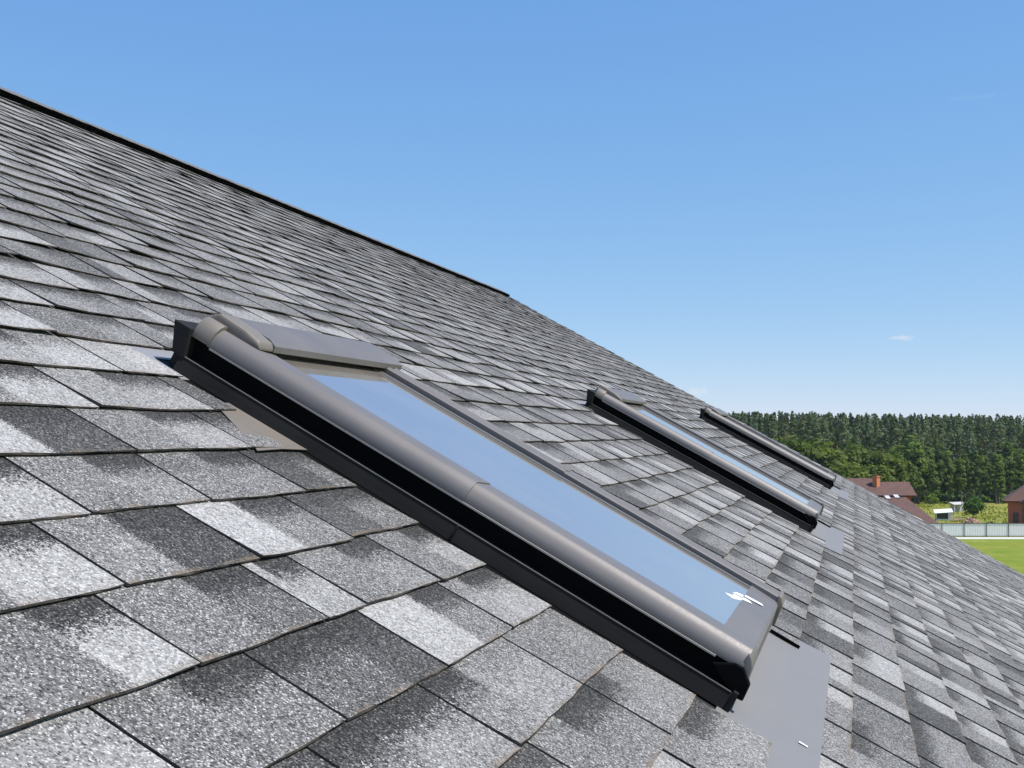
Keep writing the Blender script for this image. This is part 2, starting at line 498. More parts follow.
# back slope, walls and edges of the house
half = abs(T_RIDGE - T_EAVE) * math.cos(SLOPE)
hgt = abs(T_RIDGE - T_EAVE) * math.sin(SLOPE)
M['back'] = simple('granule_shingle_plain', (0.12, 0.12, 0.125), 0.9, var=0.5, scale=9, bump=0.002)
M['plaster'] = simple('cream_plaster', (0.62, 0.57, 0.48), 0.9, var=0.06, scale=3, bump=0.002)
rot = Matrix(((rdh[0], ru[0], 0, mid.x), (rdh[1], ru[1], 0, mid.y), (0, 0, 1, mid.z), (0, 0, 0, 1)))   # x across the house, y along the ridge
HM = house.matrix_basis.inverted() @ rot
s_off = 5.0
mb = MB()
y0, y1 = S_NEAR - 5.4, S_RAKE - 5.4
mb.prism([(-0.02, -0.005), (-0.02, -0.06), (-half, -hgt - 0.06), (-half, -hgt)], y0, y1, lambda p, q, a: (p, a, q))
mb.build('back_roof_slope', M['back'], house, HM)
mb = MB()
wz = -(mid.z - GROUND_HOUSE)
wx = half - 0.55
top = -0.55 * 0 - (wx) * math.tan(SLOPE) - 0.10
mb.prism([(-wx, wz), (wx, wz), (wx, top), (0, -0.12), (-wx, top)], y0 + 0.4, y1 - 0.45, lambda p, q, a: (p, a, q))
mb.build('wall', M['plaster'], house, HM)
# ridge vent with cap
mb = MB()
mb.prism([(T_RIDGE - 0.02, -0.05), (T_RIDGE + 0.115, 0.004), (T_RIDGE + 0.115, 0.042), (T_RIDGE - 0.03, 0.036)], S_NEAR, S_RAKE - 0.35, lambda p, q, a: (p, a, q))
vent = mb.build('ridge_vent', M['black_plastic'], house, RM)
mb = MB()
s = S_NEAR
while s < S_RAKE - 0.4:
    e = min(s + 0.29, S_RAKE - 0.36)
    z = 0.0305 + random.uniform(0, 0.003)
    mb.prism([(T_RIDGE + 0.09, z + 0.002), (T_RIDGE + 0.09, z + 0.0045), (T_RIDGE - 0.03, z + 0.005), (T_RIDGE - 0.03, z + 0.002)], s, e + 0.004, lambda p, q, a: (p, a, q + (0.005 if a > s + 0.1 else 0.0)))
    s += 0.145
mb.build('ridge_cap', M['cap_shingle'], vent, Matrix.Identity(4))
# rake edge metal on the far gable
mb = MB()
mb.prism([(S_RAKE - 0.02, 0.002), (S_RAKE + 0.022, 0.002), (S_RAKE + 0.022, -0.12), (S_RAKE - 0.025, -0.12)], T_RIDGE + 0.1, T_EAVE, lambda p, q, a: (a, p, q))
mb.build('rake_edge', M['flash_light'], house, RM)
mb = MB()
mb.prism([(T_EAVE - 0.03, -0.002), (T_EAVE + 0.015, -0.004), (T_EAVE + 0.11, -0.03), (T_EAVE + 0.11, -0.12), (T_EAVE - 0.03, -0.14)], S_NEAR, S_RAKE, lambda p, q, a: (p, a, q))
mb.build('gutter', M['cover'], house, RM)


# ------------------------------------------------------------------ roof windows (local: x = t, y = s from the left flank, z)
def make_skylight():
    sw = lambda p, q, a: (a, p, q)                    # profile in (s,z), swept along t
    wd = 0.785
    # main frame: dark curb with recessed flanks
    mb = MB()
    mb.prism([(0.030, -0.05), (wd - 0.03, -0.05), (wd - 0.03, 0.086), (0.030, 0.086)], -1.179, 0.036, sw)
    root = mb.build('skylight', M['void'], house, RM @ Matrix.Translation((0, SKY[0][0], 0)))
    # glass
    mb = MB(); mb.box(-1.13, -0.030, 0.138, 0.672, 0.0875, 0.0985)
    gl = mb.build('glass_pane', M['glass'], root)
    # torn white tape at the lower corner
    mb = MB()
    for quad, z in (([(-0.070, 0.452), (-0.052, 0.440), (-0.034, 0.470), (-0.047, 0.480)], 0.0986), ([(-0.052, 0.478), (-0.034, 0.466), (-0.0345, 0.500), (-0.056, 0.492)], 0.0986),
                    ([(-0.058, 0.505), (-0.036, 0.515), (-0.036, 0.540), (-0.050, 0.530)], 0.0986),
                    ([(-0.034, 0.470), (-0.012, 0.484), (-0.020, 0.500), (-0.0338, 0.498)], 0.1016), ([(-0.033, 0.516), (0.010, 0.530), (0.004, 0.548), (-0.033, 0.538)], 0.1016)):
        mb.prism(quad, z, z + 0.0006, lambda p, q, a: (p, q, a))
    tape = mb.build('torn_tape', M['tape'], gl if False else root)
    # glazing bead round the glass
    mb = MB()
    mb.box(-1.13, -0.030, 0.672, 0.690, 0.088, 0.1005)
    mb.box(-1.13, -0.030, 0.126, 0.138, 0.088, 0.1005)
    mb.build('sash', M['cover'], root)
    # flank cover, left: rounded outer side, top running in to the glass; upper piece laps over the lower one
    def left_prof(g):
        pts = [(0.017 - g, 0.074), (0.0165 - g, 0.081), (0.0195 - g, 0.090 + g), (0.0265 - g, 0.1005 + g), (0.035, 0.1085 + g), (0.0395, 0.1108 + g), (0.043, 0.111 + g)]
        return pts + [(0.130, 0.1035 + g), (0.130, 0.094), (0.056, 0.100), (0.042, 0.098), (0.031, 0.090), (0.028, 0.074)]

    def right_prof(g):
        return [(wd + 0.004, 0.05), (wd + 0.004 + g, 0.085), (wd - 0.002 + g, 0.098 + g), (wd - 0.016, 0.109 + g), (wd - 0.028, 0.113 + g), (wd - 0.036, 0.1095 + g),
                (wd - 0.055, 0.1085 + g), (wd - 0.062, 0.112 + g), (wd - 0.074, 0.1125 + g), (wd - 0.082, 0.108 + g), (wd - 0.083, 0.0885), (wd - 0.03, 0.0885), (wd - 0.012, 0.05)]
    for a, b_, g_ in ((-1.138, -0.535, 0.0025), (-0.545, 0.028, 0.0)):
        mb = MB(); mb.prism(left_prof(g_), a, b_, sw); mb.build('side_cover', M['cover'], root, smooth=True)
        mb = MB(); mb.prism(right_prof(g_), a, b_ + (0.0 if g_ else 0.004), sw); mb.build('side_cover', M['cover'], root, smooth=True)
    # thin bright lower hem of the left cover
    mb = MB(); mb.prism([(0.0130, 0.0708), (0.0130, 0.0738), (0.0275, 0.0738), (0.0275, 0.0708)], -1.13, -0.02, sw)
    mb.build('cover_hem', M['hem'], root)
    # lower sash rail, front face and end caps
    mb = MB()
    mb.prism([(-0.034, 0.0875), (-0.034, 0.1015), (0.030, 0.098), (0.037, 0.093), (0.046, 0.050), (0.050, 0.012), (0.030, 0.012), (0.025, 0.0875)], 0.128, wd - 0.084, lambda p, q, a: (p, a, q))
    mb.build('bottom_rail', M['cover'], root, smooth=True)
    mb = MB()
    mb.prism([(0.026, 0.105), (0.034, 0.098), (0.042, 0.085), (0.050, 0.034), (0.040, 0.030), (0.022, 0.085)], 0.018, 0.132, lambda p, q, a: (p, a, q))
    mb.build('end_cap', M['cover'], root, bevel=0.004, smooth=True)
    mb = MB()
    mb.prism([(0.014, 0.080), (0.030, 0.080), (0.052, 0.060), (0.054, 0.030), (0.036, 0.028), (-0.02, 0.060)], 0.012, 0.030, lambda p, q, a: (p, a, q))
    mb.build('cover_lug', M['void'], root, bevel=0.003)
    mb = MB()
    mb.prism([(0.028, 0.113), (0.036, 0.112), (0.046, 0.098), (0.052, 0.050), (0.040, 0.048), (0.030, 0.095)], wd - 0.088, wd + 0.006, lambda p, q, a: (p, a, q))
    mb.build('end_cap', M['cap'], root, bevel=0.003, smooth=True)
    # top hood
    mb = MB()
    mb.prism([(-1.190, 0.06), (-1.190, 0.118), (-1.165, 0.134), (-1.075, 0.131), (-1.058, 0.124), (-1.056, 0.111), (-1.068, 0.1075), (-1.10, 0.1075), (-1.10, 0.06)], 0.115, wd + 0.006, lambda p, q, a: (p, a, q))
    mb.build('top_hood', M['cover'], root, smooth=True)
    mb = MB()
    mb.prism([(-1.192, 0.075), (-1.192, 0.118), (-1.167, 0.137), (-1.10, 0.134), (-1.062, 0.128), (-1.052, 0.112), (-1.10, 0.108), (-1.15, 0.09)], 0.052, 0.114, lambda p, q, a: (p, a, q))
    mb.build('hood_end', M['cap'], root, bevel=0.010, segs=4, smooth=True)
    mb = MB()
    mb.prism([(0.012, 0.076), (0.012, 0.090), (0.016, 0.104), (0.026, 0.116), (0.038, 0.122), (0.0515, 0.121), (0.0515, 0.076)], -1.178, -1.134, sw)
    mb.build('corner_cap', M['cap'], root, bevel=0.003, smooth=True)
    # flashing: flank skirt, top box, gutter sheets, apron
    mb = MB()
    mb.prism([(0.000, 0.004), (0.007, 0.035), (0.034, 0.035), (0.034, 0.0335), (0.0095, 0.0335), (0.003, 0.004)], -1.175, 0.040, sw)
    mb.box(0.034, 0.043, -0.001, 0.014, 0.006, 0.040)
    mb.box(-0.52, -0.517, -0.0012, 0.006, 0.006, 0.034)
    mb.build('side_flashing', M['skirt'], root)
    mb = MB(); mb.box(-1.13, -0.022, -0.09, 0.0055, 0.0006, 0.0024)
    mb.build('flank_gutter', M['void'], root)
    mb = MB(); mb.prism([(0.0055, 0.0345), (0.0055, 0.0362), (0.0085, 0.0362), (0.0085, 0.0345)], -1.175, 0.030, sw)
    mb.build('flashing_hem', M['cap'], root)
    mb = MB()
    mb.prism([(-1.222, 0.090), (-1.180, 0.090), (-1.165, 0.032), (-1.196, 0.032)], 0.004, wd - 0.01, lambda p, q, a: (p, a, q))
    mb.box(-1.196, -1.17, 0.012, wd - 0.01, 0.004, 0.032)
    mb.build('top_flashing', M['skirt'], root, bevel=0.002)
    mb = MB()
    mb.box(-1.312, -1.222, -0.09, wd + 0.09, 0.0006, 0.0030)
    mb.box(-1.222, -1.13, -0.09, -0.001, 0.0012, 0.0034)
    mb.box(-1.222, 0.04, wd, wd + 0.09, 0.0006, 0.0030)
    mb.build('gutter_sheet', M['flash_light'], root)
    mb = MB()
    top_ = [(-1.03, -0.06, 0.0068), (-0.862, -0.17, 0.0078), (-0.844, -0.19, 0.0098), (-0.846, -0.10, 0.0110), (-0.843, -0.004, 0.0092), (-0.862, -0.003, 0.0085), (-1.03, -0.006, 0.0068)]
    for q_ in ((0, 1, 5, 6), (1, 2, 3), (1, 3, 5), (3, 4, 5)):
        mb.poly([top_[i] for i in q_])
        mb.poly([(top_[i][0], top_[i][1], top_[i][2] - 0.0012) for i in reversed(q_)])
    for i in range(len(top_)):
        p0, p1 = top_[i], top_[(i + 1) % len(top_)]
        mb.poly([p0, p1, (p1[0], p1[1], p1[2] - 0.0012), (p0[0], p0[1], p0[2] - 0.0012)])
    mb.build('flashing_strip', M['cap'], root)
    mb = MB()
    zt = lambda t: 0.0042 + 0.0012 * min(1, max(0, (t - 0.03) / 0.09)) + 0.0062 * max(0, (t - 0.12) / 0.086)
    ap = [(0.022, -0.25), (0.022, wd + 0.162), (0.12, wd + 0.162), (0.150, wd + 0.163), (0.178, wd + 0.164), (0.191, wd + 0.160), (0.200, wd + 0.148), (0.203, wd + 0.12), (0.206, wd - 0.1), (0.206, -0.25)]
    ss_ = [-0.25, 0.0, 0.3, 0.6, wd + 0.10, wd + 0.145, wd + 0.158, wd + 0.164]
    def tmax(q): return 0.206 if q < wd + 0.11 else 0.206 - 0.030 * ((q - wd - 0.11) / 0.054) ** 3
    tf = [0.0, 0.25, 0.5, 0.75, 1.0]
    for lay in (0, 1):
        for i in range(len(ss_) - 1):
            for j in range(len(tf) - 1):
                qd = []
                for (ii, jj) in ((i, j), (i, j + 1), (i + 1, j + 1), (i + 1, j)):
                    t = 0.022 + (tmax(ss_[ii]) - 0.022) * tf[jj]
                    qd.append((t, ss_[ii], zt(t) - 0.0013 * lay))
                mb.poly(qd if lay == 0 else qd[::-1])
    for i in range(len(ss_) - 1):
        t0_, t1_ = tmax(ss_[i]), tmax(ss_[i + 1])
        mb.poly([(t0_, ss_[i], zt(t0_)), (t0_, ss_[i], zt(t0_) - 0.0013), (t1_, ss_[i + 1], zt(t1_) - 0.0013), (t1_, ss_[i + 1], zt(t1_))])
    tq = tmax(ss_[-1])
    mb.poly([(0.022, ss_[-1], zt(0.022)), (tq, ss_[-1], zt(tq)), (tq, ss_[-1], zt(tq) - 0.0013), (0.022, ss_[-1], zt(0.022) - 0.0013)])
    apo = mb.build('apron', M['apron'], root)
    mb = MB()
    mb.box(0.166, 0.182, 0.055, 0.062, 0.0112, 0.0117)
    mb.build('tape_scrap', M['tape'], root)
    mb = MB(); mb.box(0.052, 0.128, wd + 0.052, wd + 0.058, 0.006, 0.0135)  # black strip stands in for shade along the cut shingle edge
    mb.build('cut_edge_shade', M['void'], root)
    return root


sky0 = make_skylight()
tag(sky0, SKY[0][1])
for s0, lab in SKY[1:]:
    c = sky0.copy(); C.objects.link(c)
    c.parent = house
    c.matrix_local = RM @ Matrix.Translation((0, s0, 0))
    c['label'] = lab
    for ch in sky0.children:
        if ch.name.split('.')[0] in ('torn_tape', 'tape_scrap', 'flashing_strip'): continue
        k = ch.copy(); C.objects.link(k); k.parent = c

# ------------------------------------------------------------------ ground
def ground_z(x, y):
    r = math.hypot(x - mid.x, y - mid.y)
    f = min(1, max(0, (r - 12) / 80)); f = f * f * (3 - 2 * f)
    z = (GROUND_HOUSE) * (1 - f)
    far = min(1, max(0, (y - 235) / 260)); z += far * far * 3.0
    return z


def ground_material():
    m, nt, b = material('grass_ground')
    co = nt.nodes.new('ShaderNodeTexCoord').outputs['Object']
    sp = nt.nodes.new('ShaderNodeSeparateXYZ'); nt.links.new(co, sp.inputs[0])
    n1 = noise(nt, 0.06, 5, 0.6, co); n2 = noise(nt, 0.7, 4, 0.65, co); n3 = noise(nt, 9, 3, 0.7, co)
    mp = nt.nodes.new('ShaderNodeMapping'); mp.inputs['Scale'].default_value = (0.05, 0.5, 1); nt.links.new(co, mp.inputs[0])
    ns = noise(nt, 1.0, 3, 0.5, mp.outputs[0])
    lawn = ramp(nt, mth(nt, 'ADD', mth(nt, 'MULTIPLY', ns, 0.45), mth(nt, 'ADD', mth(nt, 'MULTIPLY', n2, 0.3), mth(nt, 'MULTIPLY', noise(nt, 0.22, 4, 0.6, co), 0.25))), [(0.38, (0.15, 0.20, 0.020)), (0.47, (0.21, 0.27, 0.030)), (0.54, (0.27, 0.27, 0.040)), (0.62, (0.38, 0.38, 0.10))])
    wild = ramp(nt, mth(nt, 'ADD', mth(nt, 'MULTIPLY', n1, 0.5), mth(nt, 'MULTIPLY', n2, 0.5)), [(0.3, (0.13, 0.17, 0.030)), (0.46, (0.25, 0.26, 0.050)), (0.58, (0.38, 0.33, 0.10)), (0.72, (0.22, 0.24, 0.05))])
    f = mth(nt, 'MULTIPLY_ADD', mth(nt, 'SUBTRACT', sp.outputs[1], 157.5), 2.0, 0.5, clamp=True)
    c = mixc(nt, f, lawn, wild)
    c = mixc(nt, mth(nt, 'MULTIPLY_ADD', n3, 0.5, 0.0), c, (0.08, 0.12, 0.02))
    nt.links.new(c, b.inputs['Base Color'])
    b.inputs['Roughness'].default_value = 0.95; b.inputs['Specular IOR Level'].default_value = 0.1
    bp = nt.nodes.new('ShaderNodeBump'); bp.inputs['Distance'].default_value = 0.12
    nt.links.new(noise(nt, 3.5, 4, 0.7, co), bp.inputs['Height']); nt.links.new(bp.outputs[0], b.inputs['Normal'])
    return m


def build_ground():
    xs = [-3000, -1500, -700, -350, -180] + list(range(-120, 241, 8)) + [320, 500, 900, 1600, 3000]
    ys = [-600, -250, -120] + list(range(-70, 441, 8)) + [520, 700, 1000, 1800, 3500]
    V = [(x, y, ground_z(x, y)) for y in ys for x in xs]
    nx = len(xs)
    Fc = [(j * nx + i, j * nx + i + 1, (j + 1) * nx + i + 1, (j + 1) * nx + i) for j in range(len(ys) - 1) for i in range(nx - 1)]
    me = bpy.data.meshes.new('ground'); me.from_pydata(V, [], Fc)
    me.polygons.foreach_set('use_smooth', [True] * len(Fc)); me.update()
    return me


tag(link('ground', build_ground(), mats=[ground_material()]), kind='structure')

# ------------------------------------------------------------------ fence, path
FY = 157.0
M['panel'] = simple('pale_translucent_sheet', (0.90, 0.88, 0.80), 0.55, var=0.05, scale=1.5)
_nt = M['panel'].node_tree
_tr = _nt.nodes.new('ShaderNodeBsdfTranslucent'); _tr.inputs[0].default_value = (0.85, 0.85, 0.78, 1)
_mx = _nt.nodes.new('ShaderNodeMixShader'); _mx.inputs[0].default_value = 0.4
_nt.links.new(_nt.nodes['Principled BSDF'].outputs[0], _mx.inputs[1]); _nt.links.new(_tr.outputs[0], _mx.inputs[2])
_nt.links.new(_mx.outputs[0], _nt.nodes['Material Output'].inputs['Surface'])
M['post'] = simple('brown_steel_post', (0.085, 0.07, 0.062), 0.6, var=0.1)
M['concrete'] = simple('pale_concrete', (0.55, 0.53, 0.46), 0.9, var=0.1, scale=2, bump=0.003)
fx = [at(px, 537, FY).x for px in (942.0,)][0]
step = 22.1 / F_PX * FY
fence = empty('fence', (fx, FY, 0))
tag(fence, 'low pale panel fence with dark posts between lawn and meadow', 'fence')
x_first = -9 * step
ribs = MB()
panel_me = post_me = None
for i in range(-9, 16):
    x0 = i * step
    if panel_me is None:
        mb = MB()
        n = 26; pts = []
        for k in range(n + 1):
            x = 0.05 + (step - 0.1) * k / n
            pts.append((x, 0.013 * (1 if (k // 1) % 2 else -1)))
        for k in range(n):
            (xa, ya), (xb, yb) = pts[k], pts[k + 1]
            mb.poly([(xa, ya, 0.16), (xb, yb, 0.16), (xb, yb, 1.80), (xa, ya, 1.80)])
        o = mb.build('fence_panel', M['panel'], fence, fix=False); panel_me = o.data
        mb = MB(); mb.box(-0.05, 0.05, -0.09, -0.03, 0.0, 1.98)
        q = mb.build('fence_post', M['post'], fence, bevel=0.006); post_me = q.data
        mb = MB(); mb.box(0.05, step - 0.05, -0.07, -0.03, 1.80, 1.90)
        rt_ = mb.build('fence_rail', M['post'], fence); rail_me = rt_.data
        mb = MB(); mb.box(0.05, step - 0.05, -0.07, -0.03, 0.10, 0.17)
        rb_ = mb.build('fence_rail', M['post'], fence); rail2_me = rb_.data
        o.location.x = q.location.x = rt_.location.x = rb_.location.x = x0
    else:
        for nm, me in (('fence_panel', panel_me), ('fence_post', post_me), ('fence_rail', rail_me), ('fence_rail', rail2_me)):
            o = bpy.data.objects.new(nm, me); C.objects.link(o); o.parent = fence; o.location.x = x0
mb = MB(); mb.box(fx - 60, fx + 80, FY - 3.2, FY - 0.3, -0.1, 0.03)
tag(mb.build('path', M['concrete']), kind='structure')

# ------------------------------------------------------------------ neighbouring houses
def tile_material(name, col):
    m, nt, b = material(name)
    co = objco(nt)
    sp = nt.nodes.new('ShaderNodeSeparateXYZ'); nt.links.new(co, sp.inputs[0])
    w = mth(nt, 'FRACT', mth(nt, 'MULTIPLY', sp.outputs[2], 4.2))
    n1 = noise(nt, 1.4, 5, 0.65, co); n2 = noise(nt, 14, 3, 0.7, co)
    c = ramp(nt, mth(nt, 'ADD', mth(nt, 'MULTIPLY', n1, 0.55), mth(nt, 'MULTIPLY', n2, 0.45)), [(0.3, tuple(x * 0.6 for x in col)), (0.7, tuple(x * 1.4 for x in col))])
    c = mixc(nt, mth(nt, 'MULTIPLY', mth(nt, 'LESS_THAN', w, 0.16), 0.5), c, tuple(x * 0.35 for x in col))
    nt.links.new(c, b.inputs['Base Color']); b.inputs['Roughness'].default_value = 0.8
    return m


def brick_material(name, c1, c2):
    m, nt, b = material(name)
    co = objco(nt)
    sp = nt.nodes.new('ShaderNodeSeparateXYZ'); nt.links.new(co, sp.inputs[0])
    cb = nt.nodes.new('ShaderNodeCombineXYZ')
    nt.links.new(mth(nt, 'ADD', sp.outputs[0], sp.outputs[1]), cb.inputs[0]); nt.links.new(sp.outputs[2], cb.inputs[1])
    br = nt.nodes.new('ShaderNodeTexBrick'); nt.links.new(cb.outputs[0], br.inputs['Vector'])
    br.inputs['Scale'].default_value = 4.0; br.inputs['Mortar Size'].default_value = 0.012
    br.inputs['Color1'].default_value = (*c1, 1); br.inputs['Color2'].default_value = (*c2, 1); br.inputs['Mortar'].default_value = (0.33, 0.27, 0.22, 1)
    nt.links.new(mixc(nt, mth(nt, 'MULTIPLY', noise(nt, 1.2, 4, 0.6, co), 0.3), br.outputs[0], c2), b.inputs['Base Color'])
    b.inputs['Roughness'].default_value = 0.9
    return m


M['brown_roof'] = tile_material('brown_roof_tiles', (0.115, 0.055, 0.040))
M['brick'] = brick_material('orange_red_brick', (0.52, 0.125, 0.05), (0.42, 0.095, 0.04))
M['chimney'] = brick_material('orange_brick_chimney', (0.62, 0.20, 0.06), (0.52, 0.15, 0.05))
M['dark_glass'] = simple('dark_window_glass', (0.02, 0.022, 0.025), 0.12, var=0.2, spec=0.6)
M['win_frame'] = simple('dark_brown_frame', (0.07, 0.04, 0.028), 0.5, var=0.2)
M['pale_glass'] = simple('pale_roof_window', (0.62, 0.58, 0.60), 0.3, var=0.2, scale=2, spec=0.6)
M['wood'] = simple('brown_timber', (0.12, 0.07, 0.045), 0.8, var=0.3)

# house behind the fence, partly hidden by the roof
h1 = empty('house', at(880, 530, 172) * 1); h1.location.z = 0
tag(h1, 'brown-roofed house with orange brick chimney half hidden by the grey roof', 'house')
IM = Matrix.Translation(-h1.location)
P = lambda px, py, Y: IM @ at(px, py, Y)
XG = at(909, 481.8, 177).x                                   # the right gable
rz1 = at(909, 481.8, 177).z; ez1 = at(917, 495.4, 173.5).z
xl = at(800, 478, 177).x
W_ = lambda x, y, z: IM @ Vector((x, y, z))
XM = at(877, 480, 177).x
rz0 = at(860, 478.2, 178).z
k_ = (rz1 - ez1) / 3.5
mb = MB()
mb.slab([W_(XM - 1, 173.5, ez1), W_(XG, 173.5, ez1), W_(XG, 177, rz1), W_(XM - 1, 177, rz1)], 0.22)
mb.slab([W_(XM - 1, 177, rz1), W_(XG, 177, rz1), W_(XG, 180.5, ez1), W_(XM - 1, 180.5, ez1)], 0.22)
mb.build('roof', M['brown_roof'], h1, fix=False)
mb = MB()
y0_ = 178 - (rz0 - ez1) / k_
mb.slab([W_(xl, y0_, ez1 + 0.02), W_(XM, y0_, ez1 + 0.02), W_(XM, 178, rz0), W_(xl, 178, rz0)], 0.22)
mb.slab([W_(xl, 178, rz0), W_(XM, 178, rz0), W_(XM, 183, ez1), W_(xl, 183, ez1)], 0.22)
mb.build('roof', M['brown_roof'], h1, fix=False)
# lower front roof with a slanting verge
l2 = P(905.8, 497.2, 172.4); l3 = P(938.5, 523.0, 163.0)
l1 = Vector((xl - h1.location.x, l2.y, l2.z)); l4 = Vector((l1.x, l3.y, l3.z))
mb = MB(); mb.slab([l4, l3, l2, l1], 0.2)
low = mb.build('lower_roof', M['brown_roof'], h1, fix=False)
# roof windows in the lower roof
nlow = (l3 - l4).cross(l2 - l4).normalized()
if nlow.y > 0: nlow = -nlow
alongx = (l3 - l4).normalized(); upd = nlow.cross(alongx)
if upd.z < 0: upd = -upd


def on_plane(px, py):
    o = Vector((0, 0, CAM_Z)) - h1.location; v = Vector(ray(px, py))
    k = (l3 - o).dot(nlow) / v.dot(nlow)
    return o + v * k


for px, py in ((887.5, 497.6), (896.3, 496.6)):
    c = on_plane(px, py)
    mb = MB()
    m4 = Matrix((( alongx.x, upd.x, nlow.x, c.x), (alongx.y, upd.y, nlow.y, c.y), (alongx.z, upd.z, nlow.z, c.z), (0, 0, 0, 1)))
    mb.box(-0.42, 0.42, -0.70, 0.70, -0.02, 0.09, mat=m4)
    rw = mb.build('roof_window', M['win_frame'], h1)
    mb = MB(); mb.box(-0.34, 0.34, -0.60, 0.60, 0.092, 0.10, mat=m4)
    mb.build('pane', M['pale_glass'], rw)
# chimney
cb_ = P(876.3, 490, 176)
mc = Matrix.Translation(cb_) @ Matrix.Rotation(R(38), 4, 'Z')
mb = MB(); mb.box(-0.40, 0.40, -0.38, 0.38, -1.2, 1.95, mat=mc)
mb.box(-0.47, 0.47, -0.45, 0.45, 1.952, 2.12, mat=mc)
ch = mb.build('chimney', M['chimney'], h1)
mb = MB(); mb.box(-0.33, 0.33, -0.3, 0.3, 2.122, 2.25, mat=mc)
mb.build('chimney_cap', M['win_frame'], ch)
# walls
mb = MB()
q0, q1 = W_(xl + 0.3, 174.1, 0), W_(XG - 0.75, 179.9, 0)
mb.box(q0.x, q1.x, q0.y, q1.y, 0, ez1 - 0.02)
gp = [(174.1 - h1.location.y, ez1 - 0.019), (179.9 - h1.location.y, ez1 - 0.019), (177 - h1.location.y, rz1 - 0.5)]
mb.prism(gp, q1.x - 0.3, q1.x, lambda p, q, a: (a, p, q))
mb.build('wall', M['brick'], h1)
mb = MB()
zl = l3.z - 0.25
mb.poly([(l4.x, l3.y + 0.5, 0), (l3.x - 0.9, l3.y + 0.5, 0), (l3.x - 0.9, l3.y + 0.5, zl), (l4.x, l3.y + 0.5, zl)])
mb.poly([(l3.x - 0.9, l3.y + 0.5, 0), (l2.x - 0.6, l2.y, 0), (l2.x - 0.6, l2.y, l2.z - 0.4), (l3.x - 0.9, l3.y + 0.5, zl)])
mb.build('wall', M['brick'], h1)

# house at the right edge
Y2 = 172.0
c0 = at(1008, 500.8, Y2)
h2 = empty('house', (c0.x, Y2, 0), R(-23))
tag(h2, 'red brick house with brown roof cut by the right edge of the picture', 'house')
ez = c0.z
mb = MB(); mb.box(0, 9.5, 0, 9, 0, ez)
wl = mb.build('wall', M['brick'], h2)
mb = MB()
o_ = 0.62; rh = 3.5
A0, A1, A2, A3 = Vector((-o_, -o_, ez)), Vector((10.1, -o_, ez)), Vector((10.1, 9.6, ez)), Vector((-o_, 9.6, ez))
R0, R1 = Vector((4.7, 4.5, ez + rh + 0.4)), Vector((5.2, 4.5, ez + rh + 0.4))
mb.slab([A0, A1, R1, R0], 0.2); mb.slab([A1, A2, R1], 0.2); mb.slab([A2, A3, R0, R1], 0.2); mb.slab([A3, A0, R0], 0.2)
mb.build('roof', M['brown_roof'], h2, fix=False)
# gabled porch in front of the right half
mb = MB()
g0, g1, gt = Vector((1.5, -2.2, ez - 0.3)), Vector((7.5, -2.2, ez - 0.3)), Vector((4.5, -2.2, ez + 2.5))
bk = Vector((0, 4.5, 0))
mb.slab([g0, gt, gt + bk, g0 + bk], 0.18); mb.slab([gt, g1, g1 + bk, gt + bk], 0.18)
mb.build('porch_roof', M['brown_roof'], h2, fix=False)
mb = MB(); mb.prism([(2.1, ez - 0.15), (6.9, ez - 0.15), (4.5, ez + 2.0)], -1.2, -1.0, lambda p, q, a: (p, a, q))
mb.build('gable_boarding', M['wood'], h2)
for px_ in (2.0, 6.9):
    mb = MB(); mb.box(px_ - 0.14, px_ + 0.14, -1.9, -1.62, 0, ez - 0.05)
    mb.build('post', M['wood'], h2)
for wx0 in (0.62, 4.0):
    mb = MB()
    mb.box(wx0, wx0 + 0.75, -0.05, 0.02, 0.8, 2.35)
    wf = mb.build('window', M['win_frame'], h2)
    mb = MB(); mb.box(wx0 + 0.07, wx0 + 0.68, -0.06, -0.052, 0.88, 2.27)
    mb.build('pane', M['dark_glass'], wf)

# ------------------------------------------------------------------ small things on the meadow
M['white_sheet'] = simple('white_corrugated_sheet', (0.74, 0.74, 0.70), 0.6, var=0.08, scale=3)
M['dark_inside'] = simple('dark_opening_shade', (0.06, 0.055, 0.05), 0.9, var=0.4, scale=4)  # near-black colour stands for the shade inside the shed opening
M['grey_board'] = simple('pale_grey_board', (0.5, 0.49, 0.45), 0.9, var=0.15, scale=4)


def on_ground(px, Y):
    p = at(px, 500, Y); p.z = ground_z(p.x, p.y); return p


p = on_ground(943.5, 188)
sh = empty('shed', p, R(-14)); tag(sh, 'low shed with white lean-to roof and dark open front left of the bush', 'shed')
mb = MB(); mb.box(-1.15, 0.55, -0.8, 0.8, 0.05, 1.1); mb.build('open_front', M['dark_inside'], sh)  # solid box, its dark colour painted as the shaded opening
mb = MB(); mb.box(0.56, 1.25, -0.95, 0.9, 0, 1.35); mb.box(-1.25, -1.16, -0.9, 0.9, 0, 1.15); mb.box(-1.2, 0.55, -0.92, -0.81, 0, 0.25); mb.build('side_wall', M['white_sheet'], sh)
mb = MB(); mb.slab([Vector((-1.5, -1.15, 1.16)), Vector((1.35, -1.15, 1.40)), Vector((1.35, 1.1, 1.85)), Vector((-1.5, 1.1, 1.62))], 0.06); mb.build('roof', M['white_sheet'], sh)

